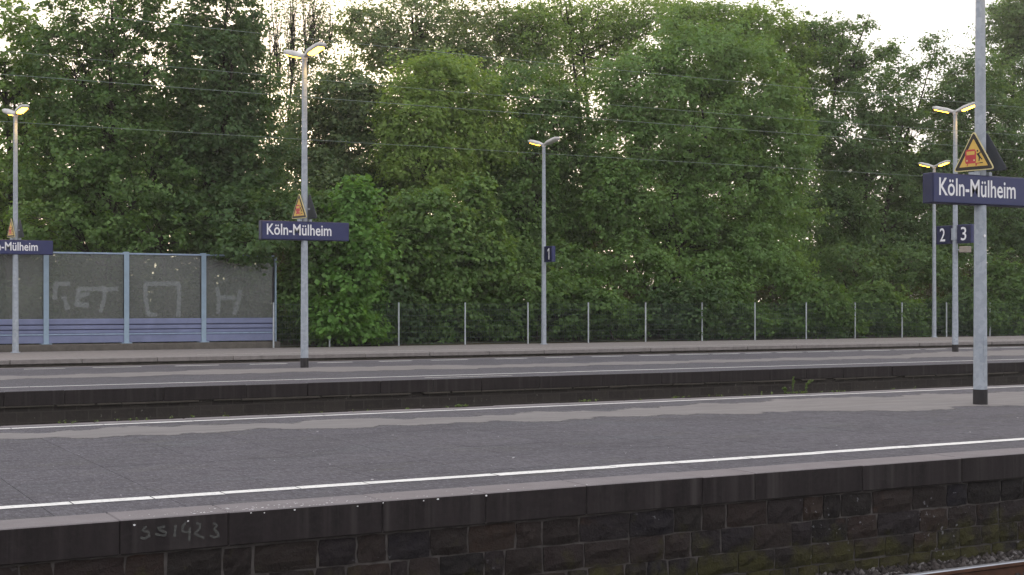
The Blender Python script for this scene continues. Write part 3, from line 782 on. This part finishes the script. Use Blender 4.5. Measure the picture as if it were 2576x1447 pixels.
# a pale building glimpsed between the trunks
b0 = W(2290, VH, 82); bl = tag(empty('pale_building', (b0.x, 82, -1)), 'pale building glimpsed between trunks left of the far right lamp pole', 'building')
MB().box(-5, 4, 0, 6, 0, 5.2).build('wall', M['building'], bl)
MB().add([(-5.4,-.4,5.2),(4.4,-.4,5.2),(4.4,6.4,5.2),(-5.4,6.4,5.2),(-5.4,3,7.2),(4.4,3,7.2)], [(0,1,5,4),(3,2,5,4),(0,4,3),(1,2,5),(0,1,2,3)]).build('roof', M['rail_rust'], bl)
for wx in (-3.6, -1.2, 1.4):
    MB().box(wx, wx + 1.0, -.03, .05, 2.2, 3.7).build('window', M['gasket'], bl)

# ================================================================== noise barrier
BY = 47.55
posts = [PX(115, BY) - 5.24, PX(115, BY) - 2.62, PX(115, BY), PX(317, BY), PX(511, BY), PX(691, BY)]
bar = tag(empty('noise_barrier', (posts[2], BY, 0)), 'blue and see-through noise barrier with faded graffiti at the left of the far platform', 'noise barrier')
def B(x): return x - posts[2]
MB().bbox(B(posts[0]) - 1, B(posts[-1]) + .12, -.28, .3, -.25, .215, .02).build('plinth', M['conc_dark'], bar)
for i, x in enumerate(posts):
    if i < len(posts) - 1:
        g = MB(); g.bbox(B(x) - .085, B(x) + .085, -.10, -.085, .22, 3.31, .004); g.box(B(x) - .012, B(x) + .012, -.085, .085, .22, 3.30); g.bbox(B(x) - .085, B(x) + .085, .085, .10, .22, 3.31, .004)
        p = g.build('post', M['barrier_post'], bar)
        MB().bbox(B(x) - .17, B(x) + .17, -.2, .2, .216, .245, .006).build('base_plate', M['barrier_post'], p)
    else:
        p = MB().bbox(B(x) - .01, B(x) + .035, -.10, .10, .0, 3.2, .004).build('post', M['barrier_post'], bar)
for x0, x1 in zip(posts[:-1], posts[1:]):
    a, b = B(x0) + .03, B(x1) - .03
    MB().box(a + .06, b - .06, -.012, .012, 1.06, 3.22).build('clear_panel', M['glass'], bar)
    for ga in (a, b - .06): MB().box(ga, ga + .06, -.025, .025, 1.06, 3.22).build('gasket', M['gasket'], bar)
    MB().bbox(a, b, -.05, .05, 3.22, 3.275, .006).build('top_rail', M['barrier_rail'], bar)
    for za, zb, pr_ in ((.865, 1.055, .065), (.70, .835, .06), (.565, .675, .05), (.245, .505, .07)):
        MB().bbox(a, b, -pr_, .05, za, zb, .018).build('board', M['barrier_blue'], bar)
    MB().box(a, b, -.025, .045, .245, 1.05).build('board_backing', M['navy_edge'], bar)
    MB().bbox(a, b, -.085, -.02, .512, .558, .006).build('lower_rail', M['barrier_rail'], bar)
def stroke(pts, w, y, name, mat, par, jit=.15, seed=1):
    q = random.Random(seed); g = MB(); P = []
    for (x0, z0), (x1, z1) in zip(pts[:-1], pts[1:]):
        n = max(2, int(math.hypot(x1 - x0, z1 - z0) / .07))
        P += [(x0 + (x1 - x0) * k / n, z0 + (z1 - z0) * k / n) for k in range(n)]
    P.append(pts[-1])
    for i, (x, z) in enumerate(P):
        xa, za = P[max(0, i - 1)]; xb, zb = P[min(len(P) - 1, i + 1)]
        l = math.hypot(xb - xa, zb - za) or 1; nx, nz = -(zb - za) / l, (xb - xa) / l; ww = w / 2 * q.uniform(1 - jit, 1 + jit)
        g.v.append((x + nx * ww, y, z + nz * ww)); g.v.append((x - nx * ww, y, z - nz * ww))
    for i in range(len(P) - 1): g.f.append((2*i, 2*i+1, 2*i+3, 2*i+2)); g.m.append(0)
    return link(name, g.mesh(name), mat, par)
def gp(u, v): 
    p = W(u, v, BY); return (B(p.x), p.z)
gl = [[(137,714),(176,714)],[(140,714),(137,755)],[(160,745),(170,780)],[(195,727),(245,727),(262,727)],[(197,727),(193,772)],[(195,766),(223,768)],[(200,745),(225,738)],[(262,720),(262,752),(252,785)],[(262,730),(296,726)],
      [(372,790),(366,750),(365,717)],[(362,714),(452,714)],[(449,714),(450,752),(448,797)],[(370,790),(395,793)],
      [(545,722),(550,750),(548,790)],[(552,748),(592,750)],[(604,730),(599,756),(588,792)]]
for i, s in enumerate(gl):
    stroke([gp(*p) for p in s], .15, -.0155 - .0006 * i, 'graffiti_stroke', M['graffiti'], bar, .2, i)

# ================================================================== wire fence
FY = 47.12
fx = [PX(u, FY) for u in (688, 829, 1003, 1170, 1328, 1480, 1624, 1766, 1899, 2028, 2151, 2269, 2381, 2490)]
fx += [fx[-1] + 2.7, fx[-1] + 5.4]
fence = tag(empty('wire_mesh_fence', (fx[0], FY, 0)), 'green wire mesh fence on pale zinc posts along the back of the far platform', 'fence')
pm = MB().bbox(-.024, .024, -.025, .025, -.1, 1.60, .005).mesh('post'); pm.materials.append(M['fence_post'])
cap = MB().bbox(-.028, .028, -.029, .029, 1.60, 1.62, .004).mesh('post_cap'); cap.materials.append(M['black'])
for x in fx:
    p = link('post', pm, None, fence, (x - fx[0], 0, 0)); link('post_cap', cap, None, p)
for a, b in zip(fx[:-1], fx[1:]):
    g = MB()
    a_, b_ = a - fx[0] + .03, b - fx[0] - .03
    for k in range(8):
        z = .06 + k * .21
        for dy in (.03, .042): g.box(a_, b_, dy, dy + .007, z, z + .007)
    n = int((b_ - a_) / .1)
    for k in range(1, n):
        x = a_ + (b_ - a_) * k / n
        g.box(x, x + .004, .0375, .0415, .04, 1.55)
    o = g.build('wire_mesh', M['fence_wire'], fence, fix=False); o['kind'] = 'stuff'

# ================================================================== lamp poles and signs
def text_mesh(txt, width, height, name, off=.005):
    cu = bpy.data.curves.new(name, 'FONT'); cu.body = txt; cu.size = 1; cu.resolution_u = 4; cu.offset = off
    o = bpy.data.objects.new(name, cu); COL.objects.link(o)
    dg = bpy.context.evaluated_depsgraph_get(); me = bpy.data.meshes.new_from_object(o.evaluated_get(dg))
    bpy.data.objects.remove(o); bpy.data.curves.remove(cu)
    n = len(me.vertices); co = np.zeros(n * 3, np.float32); me.vertices.foreach_get('co', co); co = co.reshape(-1, 3)
    lo, hi = co.min(0), co.max(0)
    co[:, 0] = (co[:, 0] - lo[0]) / (hi[0] - lo[0]) * width; co[:, 1] = (co[:, 1] - lo[1]) / (hi[1] - lo[1]) * height
    out = np.stack([co[:, 0], np.zeros(n), co[:, 1]], 1); me.vertices.foreach_set('co', out.astype(np.float32).ravel())
    me.name = name; me.update(); return me
STATION = text_mesh('Köln-Mülheim', 1.66, .272, 'lettering', .012)
DIG = {d: text_mesh(d, w, .43, 'numeral') for d, w in (('2', .23), ('3', .23))}
DIG['1'] = MB().add([(.09,0,0),(.15,0,0),(.15,0,.43),(.10,0,.43),(.0,0,.355),(.0,0,.30),(.09,0,.355)], [(0,1,2,3,4,5,6)]).mesh('numeral')
def head_mesh():
    """flat gull-wing luminaire reaching along -Y and tilting up"""
    g = MB(); st = [(.0, .06, .06, .03), (.10, .07, .065, .03), (.20, .115, .075, .045), (.30, .145, .09, .05), (.64, .145, .08, .05), (.76, .11, .04, .04)]
    n = 8
    for y, w, t, b in st:
        up = y * math.tan(R(16))
        for x, z in ((-w, 0), (-w * .95, t * .7), (-w * .5, t), (w * .5, t), (w * .95, t * .7), (w, 0), (w * .92, -b), (-w * .92, -b)):
            g.v.append((x, -y, up + z))
    for i in range(len(st) - 1):
        for k in range(n): g.f.append((i*n+k, i*n+(k+1)%n, (i+1)*n+(k+1)%n, (i+1)*n+k)); g.m.append(0)
    g.f.append(tuple(range(n))); g.m.append(0); g.f.append(tuple(range((len(st)-1)*n, len(st)*n))); g.m.append(0)
    import bmesh
    me = g.mesh('lamp_head', True); bm = bmesh.new(); bm.from_mesh(me); bmesh.ops.recalc_face_normals(bm, faces=bm.faces); bm.to_mesh(me); bm.free(); return me
def lens_mesh():
    g = MB(); s = math.tan(R(16))
    pr_ = [(.27, .09), (.32, .12), (.62, .12), (.71, .085)]
    for y, w in pr_:
        for x, dz in ((-w, -.046), (-w * .6, -.066), (w * .6, -.066), (w, -.046)): g.v.append((x, -y, y * s + dz - .004))
    for i in range(3):
        for k in range(3): g.f.append((i*4+k, i*4+k+1, i*4+5+k, i*4+4+k)); g.m.append(0)
    g.f.append((0, 3, 2, 1)); g.m.append(0); g.f.append((12, 13, 14, 15)); g.m.append(0)
    return g.mesh('lens', True)
HEAD = head_mesh(); HEAD.materials.append(M['lamp_shell'])
LENS = lens_mesh(); LENS.materials.append(M['lens'])
LENS0 = LENS.copy(); LENS0.materials.clear(); LENS0.materials.append(M['lens_dim'])
def lamp_pole(label, x, y, top, r0, black, lit=(True, True), heads=True):
    t = tag(empty('lamp_pole', (x, y, 0)), label, 'lamp pole', 'lamp poles on the platforms')
    rb, rtp = r0, r0 * .62
    g = MB(); b = .235 if black else 0.0
    g.tube([(0, 0, b), (0, 0, top * .5), (0, 0, top)], [rb - (rb - rtp) * b / top, (rb + rtp) / 2, rtp], 20)
    g.build('shaft', M['galv'], t, smooth=False)
    if black: MB().tube([(0, 0, 0), (0, 0, .238)], [rb + .004, rb + .003], 20).build('black_base', M['black'], t)
    else: MB().tube([(0, 0, 0), (0, 0, .03)], [rb + .05, rb + .045], 16).build('base_flange', M['galv'], t)
    MB().box(-.035, .035, -rb - .0005, -rb * .8, .75, 1.05).build('inspection_door', M['galv'], t)
    if heads:
        MB().tube([(0, 0, top - .02), (0, 0, top + .10)], [rtp + .015, rtp + .02], 12).build('collar', M['lamp_shell'], t)
        for k, ang in ((0, R(15)), (1, R(195))):
            h = link('lamp_head', HEAD, None, t, (0, 0, top + .05), ang)
            link('lens', LENS if lit[k] else LENS0, None, h)
            if lit[k]:
                ld = bpy.data.lights.new('bulb', 'SPOT'); ld.energy = 45; ld.color = (1, .62, .18); ld.spot_size = R(150); ld.spot_blend = .6; ld.shadow_soft_size = .1
                lo = bpy.data.objects.new('bulb', ld); COL.objects.link(lo); lo.parent = h; lo.location = (0, -.47, .47 * math.tan(R(16)) - .09); lo.rotation_euler = (R(-10), 0, 0)
    return t
def station_sign(label, x, y, dirty=False):
    t = tag(empty('station_sign', (x, y, 3.12)), label, 'station sign', 'station name signs')
    MB().bbox(-1.135, 1.135, -.105, .105, 0, .465, .012).build('box', M['navy_edge'], t)
    MB().bbox(-1.11, 1.11, -.112, -.104, .018, .447, .003).build('face_panel', M['navy'], t)
    link('lettering', STATION.copy(), M['white_print'], t, (-1.0, -.1135, .118))
    for sx in (-1, 1): MB().box(sx * .13 - .03, sx * .13 + .03, -.09, .09, .466, .52).build('bracket', M['galv'], t)
    return t
def tri_mesh(s, d0, d1, rnd=.06):
    """rounded triangle plate in the YZ plane, facing -X; s = side"""
    h = s * math.sqrt(3) / 2; c = [(-s / 2, 0), (s / 2, 0), (0, h)]; P = []
    for i in range(3):
        a = Vector(c[i]); p = Vector(c[i - 1]); n = Vector(c[(i + 1) % 3]); r = rnd
        A = a + (p - a).normalized() * r; Bq = a + (n - a).normalized() * r
        for k in range(5):
            t_ = k / 4; P.append((1-t_)**2 * A + 2*t_*(1-t_) * a + t_**2 * Bq)
    g = MB(); n = len(P)
    for x in (d0, d1):
        for p in P: g.v.append((x, p.x, p.y))
    g.f.append(tuple(range(n))); g.m.append(0); g.f.append(tuple(range(n, 2*n))[::-1]); g.m.append(0)
    for k in range(n): g.f.append((k, (k+1) % n, n + (k+1) % n, n + k)); g.m.append(0)
    return g
def shift(g, dz):
    g.v = [(x, y, z + dz) for x, y, z in g.v]; return g
def warning_sign(label, x, y, face):
    """triangular plate standing square to the platform; face -1 looks left along the platform"""
    t = tag(empty('warning_sign', (x, y, 3.66)), label, 'warning sign', 'triangular warning signs')
    t.rotation_euler = (0, 0, R(11) if face < 0 else math.pi + R(11))
    tri_mesh(.73, 0, .012, .07).build('plate', [M['rim_cream'] if face < 0 else M['sign_back']], t)
    shift(tri_mesh(.675, -.0025, .0, .05), .0155).build('black_border', M['sign_black'], t)
    shift(tri_mesh(.50, -.005, -.0026, .01), .066).build('yellow_field', M['sign_yellow'], t)
    if face < 0:
        # view along +X: photo-left is +Y
        def pl(name, pts, mat, d=-.0058):
            g = MB(); g.v = [(d, -(p[0]), p[1]) for p in pts]; g.f.append(tuple(range(len(pts)))); g.m.append(0); link(name, g.mesh(name), mat, t)
        pl('train_front', [(-.135, .115), (.035, .115), (.045, .15), (.045, .30), (.02, .335), (-.12, .335), (-.145, .30), (-.145, .15)], M['sign_red'])
        pl('train_window', [(-.12, .25), (.02, .25), (.02, .305), (-.12, .305)], M['sign_yellow'], -.0064)
        pl('headlight', [(-.125, .15), (-.10, .15), (-.10, .175), (-.125, .175)], M['rim_cream'], -.0064)
        pl('headlight', [(.0, .15), (.025, .15), (.025, .175), (.0, .175)], M['rim_cream'], -.0064)
        pl('buffer', [(-.12, .075), (-.105, .075), (-.09, .115), (-.105, .115)], M['sign_red'])
        pl('platform_edge', [(.035, .075), (.06, .075), (.06, .105), (.14, .108), (.14, .122), (.035, .118)], M['sign_red'])
        for q in ([(.06, .29), (.085, .295), (.08, .32), (.058, .315)], [(.05, .26), (.10, .275), (.135, .305), (.125, .27), (.10, .25), (.13, .205), (.16, .17), (.145, .16), (.115, .19), (.105, .14), (.09, .14), (.092, .20), (.065, .245)], [(.11, .108), (.165, .11), (.165, .125), (.11, .122)]):
            pl('falling_figure', q, M['sign_black'], -.0068)
    MB().box(.013, .10, -.03, .03, .22, .26).build('bracket', M['galv'], t)
    return t
def number_sign(label, digit, x, y, z0, side, pole_r):
    """square box sign beside a pole, facing left along the platform; side -1 hangs toward the viewer"""
    t = tag(empty('platform_number_sign', (x, y, z0)), label, 'number sign', 'platform number signs')
    y0, y1 = (-.66 - pole_r, -.06 - pole_r) if side < 0 else (.06 + pole_r, .66 + pole_r)
    MB().bbox(-.08, .08, y0, y1, 0, .60, .012).build('box', M['navy_edge'] if side > 0 else M['navy'], t)
    MB().bbox(-.087, -.079, y0 + .02, y1 - .02, .02, .58, .003).build('face_panel', M['navy_edge'], t)
    me = DIG[digit].copy(); o = link('numeral', me, M['white_print'], t, (-.0885, (y0 + y1) / 2 + (.13 if digit != '1' else .03), .09), R(-90))
    for zz in (.12, .45):
        ya, yb = (y1 - .003, -pole_r * .7) if side < 0 else (pole_r * .7, y0 + .003)
        MB().box(-.03, .03, ya, yb, zz, zz + .05).build('bracket', M['galv'], t)
    return t

p1 = W(2466, 1018, 1); 
NPX, NPY = 16.9, 15.62
MPX, MPY = PX(766, 32.45), 32.45
RPX, RPY = PX(2403, 32.6), 32.6
LPX, LPY = PX(39, 46.3), 46.3
OPX, OPY = PX(1368, 46.0), 46.0
QPX, QPY = PX(2350, 46.6), 46.6
t = lamp_pole('thick grey pole at the right on the near platform, cut off by the top edge', PX(2466, NPY), NPY, 7.75, .108, True)
NPX = PX(2466, NPY)
MB().tube([(-.02, -.104, 2.64), (-.02, -.112, 2.64)], [.022, .022], 12).build('white_sticker', M['white_print'], t)
lamp_pole('tall lamp pole on the middle platform carrying the centre-left station sign', MPX, MPY, 7.58, .097, True)
rp_ = lamp_pole('lamp pole on the middle platform between the number 2 and number 3 signs', RPX, RPY, 7.7, .100, True)
lamp_pole('lamp pole at the left edge before the noise barrier', LPX, LPY, 7.5, .10, False)
lamp_pole('short looking lamp pole in the middle bearing the number 1 sign', OPX, OPY, 7.55, .10, False, (False, True))
lamp_pole('thin farthest lamp pole behind the left end of the near station sign', QPX, QPY, 7.75, .10, False)
station_sign('large blue station sign cut off by the right edge', NPX, NPY)
station_sign('complete blue station sign on the tall pole left of centre', MPX, MPY)
station_sign('small blue station sign cut off by the left edge', LPX, LPY)
for (px, py, nm, r_) in ((NPX, NPY, 'large station sign at the right', .09), (MPX, MPY, 'complete station sign left of centre', .085), (LPX, LPY, 'small station sign at the left edge', .085)):
    warning_sign('yellow train warning triangle standing above the ' + nm, px - r_ - .055, py, -1)
    warning_sign('dark triangle back right of the pole above the ' + nm, px + r_ + .055, py, 1)
number_sign('dark blue sign with white number 1 on the middle pole', '1', OPX, OPY, 2.98 + .15, -1, .09)
number_sign('dark blue sign with white number 2 left of its pole', '2', RPX, RPY, 3.50, 1, .09)
number_sign('dark blue sign with white number 3 right of its pole', '3', RPX, RPY, 3.50, -1, .09)
MB().tube([(0, 0, 3.62), (0, 0, 3.98)], [.125, .125], 16).build('sign_clamp', M['galv'], rp_)
sp = tag(empty('loudspeaker', (RPX, RPY - .42, 3.2)), 'small beige loudspeaker box below the number 3 sign', 'loudspeaker')
MB().bbox(-.12, .12, -.16, .16, 0, .2, .02).build('housing', M['beige'], sp); MB().box(-.02, .02, .15, .36, .08, .12).build('arm', M['galv'], sp)

# ================================================================== overhead wires
def wire(label, Yw, zc, sag, span0, span, r, grp):
    g = MB(); pts = []
    x = X0
    while x <= X1:
        s = ((x - span0) / span) % 1.0
        pts.append((x, Yw, zc + sag * (4 * (s - .5) ** 2))); x += 2.0
    o = g.tube(pts, r, 5, cap=False).build('overhead_wire', M['wire'], fix=False)
    tag(o, label, 'overhead wire', grp)
WG = 'overhead wires across the trees'
wire('lowest overhead wire crossing all trees below the lamp heads', 24.45, 4.62, 0, 0, 60, .0042, WG)
wire('second lowest overhead wire crossing the trees', 20.75, 4.83, 0, 0, 60, .0042, WG)
wire('second highest sagging overhead wire crossing the trees', 24.45, 5.72, .45, -14, 60, .0042, WG)
wire('highest sagging overhead wire crossing the treetops', 20.75, 5.72, .45, -14, 60, .0042, WG)

# ================================================================== small things
# faded chalk number on the coping
ck = {'5': [[(.05,.19),(.0,.13),(.05,.10),(.09,.07),(.05,.0),(-.03,.02)]], }
def cp(u, v):
    p = W(u, v, NE); return (p.x, p.z)
S = lambda x, y: ((330 + x / 10.304) * .99383, (1300 + y / 10.304) * .99383)
chs = [[(410,320),(300,440),(470,480),(480,580),(360,650),(250,620)], [(900,330),(700,380),(760,430),(930,490),(900,570),(760,560),(640,530)], [(1170,300),(1140,600)],
       [(1440,210),(1360,330),(1340,440),(1400,480),(1560,470)], [(1540,360),(1530,560),(1525,710)], [(1700,250),(1810,270),(1790,400),(1660,520),(1760,570),(1920,630)], [(2150,240),(2250,300),(2170,410),(2270,500),(2280,590),(2180,620),(2060,570)]]
for i, s in enumerate(chs):
    o = stroke([cp(*S(*p)) for p in s], .019, -.0105 - .0003 * i, 'chalk_mark', M['chalk'], near, .25, 60 + i)
# white paint flecks on the coping edge
g = MB(); q = random.Random(9)
def fleck(x, y, z, r, horiz=True):
    n = 6; b = len(g.v)
    for k in range(n):
        a = 2 * math.pi * k / n; rr = r * q.uniform(.6, 1.2)
        g.v.append((x + rr * math.cos(a) * 1.3, y + (rr * math.sin(a) if horiz else 0), z + (0 if horiz else rr * math.sin(a))))
    g.f.append(tuple(range(b, b + n))); g.m.append(0)
for c0, s0, n in ((430, 50, 16), (600, 45, 26), (720, 60, 18), (800, 40, 12), (1000, 90, 10), (1150, 80, 8), (1500, 300, 6)):
    for k in range(n):
        u = q.gauss(c0, s0); fleck(PX(u, NE + .1), NE + abs(q.gauss(.02, .12)) % .4, .0055, q.choice((.004, .005, .006, .009)))
for u in (336, 472, 630, 664, 740, 898, 962, 1064, 1100, 1222): fleck(PX(u, NE), NE - .0135, -.012 - q.uniform(0, .03), q.choice((.006, .009)), False)
for k in range(60): fleck(q.uniform(1, 18), q.uniform(NE + .6, 18.2), .0058, q.choice((.006, .008, .012)))
tag(g.build('paint_flecks', M['white_print'], fix=False), 'white paint flecks scattered on the near platform edge', 'paint flecks', kind='stuff')
# weeds on the rear edge of the near platform
def weed(label, u, hgt, n, seed, lean):
    q = np.random.default_rng(seed); x = PX(u, NF - .05); root = tag(empty('tall_weed', (x, NF - .04, 0)), label, 'weed', 'weeds on the platform edge')
    g = MB(); cs = []
    for k in range(n):
        a = q.uniform(0, 6.28); tip = Vector((lean * hgt + q.normal(0, .10) * hgt, q.normal(0, .12) * hgt, hgt * q.uniform(.6, 1)))
        md = tip * .5 + Vector((-lean * .1, 0, .05)); g.tube([(0, 0, -.03), md, tip], [.006, .005, .002], 4, cap=False)
        for t_ in np.linspace(.3, 1, 9): cs.append(tuple((md * 2 * t_ if t_ < .5 else md.lerp(tip, t_ * 2 - 1))))
    g.build('stem', M['weed'], root, fix=False)
    v, f, t = leaves(np.array(cs), np.full(len(cs), .2), .010, 5, .026, q)
    link('leaves', mesh_np('leaves', v, f, t), M['weed'], root)
weed('upright weed on the rear platform edge, left of the leaning one', 1994, .30, 2, 1, .08)
weed('leaning tall weed on the rear platform edge right of the upright one', 2026, .36, 2, 2, .35)
weed('tiny tuft of weed on the rear platform edge left of both tall weeds', 1975, .12, 4, 3, -.1)
q = np.random.default_rng(77); cs = []
for k in range(40):
    u = q.uniform(-20, 2400); cs.append((PX(u, NF - .02), NF - .03 + q.normal(0, .05), .015))
for u0 in (1150, 1160, 1480, 1700, 2030, 1990): cs += [(PX(u0 + q.normal(0, 12), NF), NF - .05, .025) for _ in range(6)]
v, f, t = leaves(np.array(cs), q.uniform(0, .4, len(cs)), .02, 8, .03, q)
tag(link('edge_moss', mesh_np('edge_moss', v, f, t), M['weed']), 'moss and grass tufts along the rear edge of the near platform', 'moss', kind='stuff')

# ================================================================== added haze volume, lifts the dark trees like a lens veil
g = MB().box(-3100, 3100, -3100, 3100, -2.4, 32.0)
hz = g.build('haze', None)
hm = bpy.data.materials.new('added_haze'); hm.use_nodes = True; ht = hm.node_tree; ht.nodes.clear()
ho = ht.nodes.new('ShaderNodeOutputMaterial'); hv = ht.nodes.new('ShaderNodeVolumePrincipled')
hv.inputs['Color'].default_value = (.98, .97, .90, 1); hv.inputs['Density'].default_value = 0.00055; hv.inputs['Anisotropy'].default_value = .6
ht.links.new(hv.outputs['Volume'], ho.inputs['Volume'])
hz.data.materials.append(hm); tag(hz, 'thin haze added over the station to lift the dark foliage', 'haze', kind='stuff')
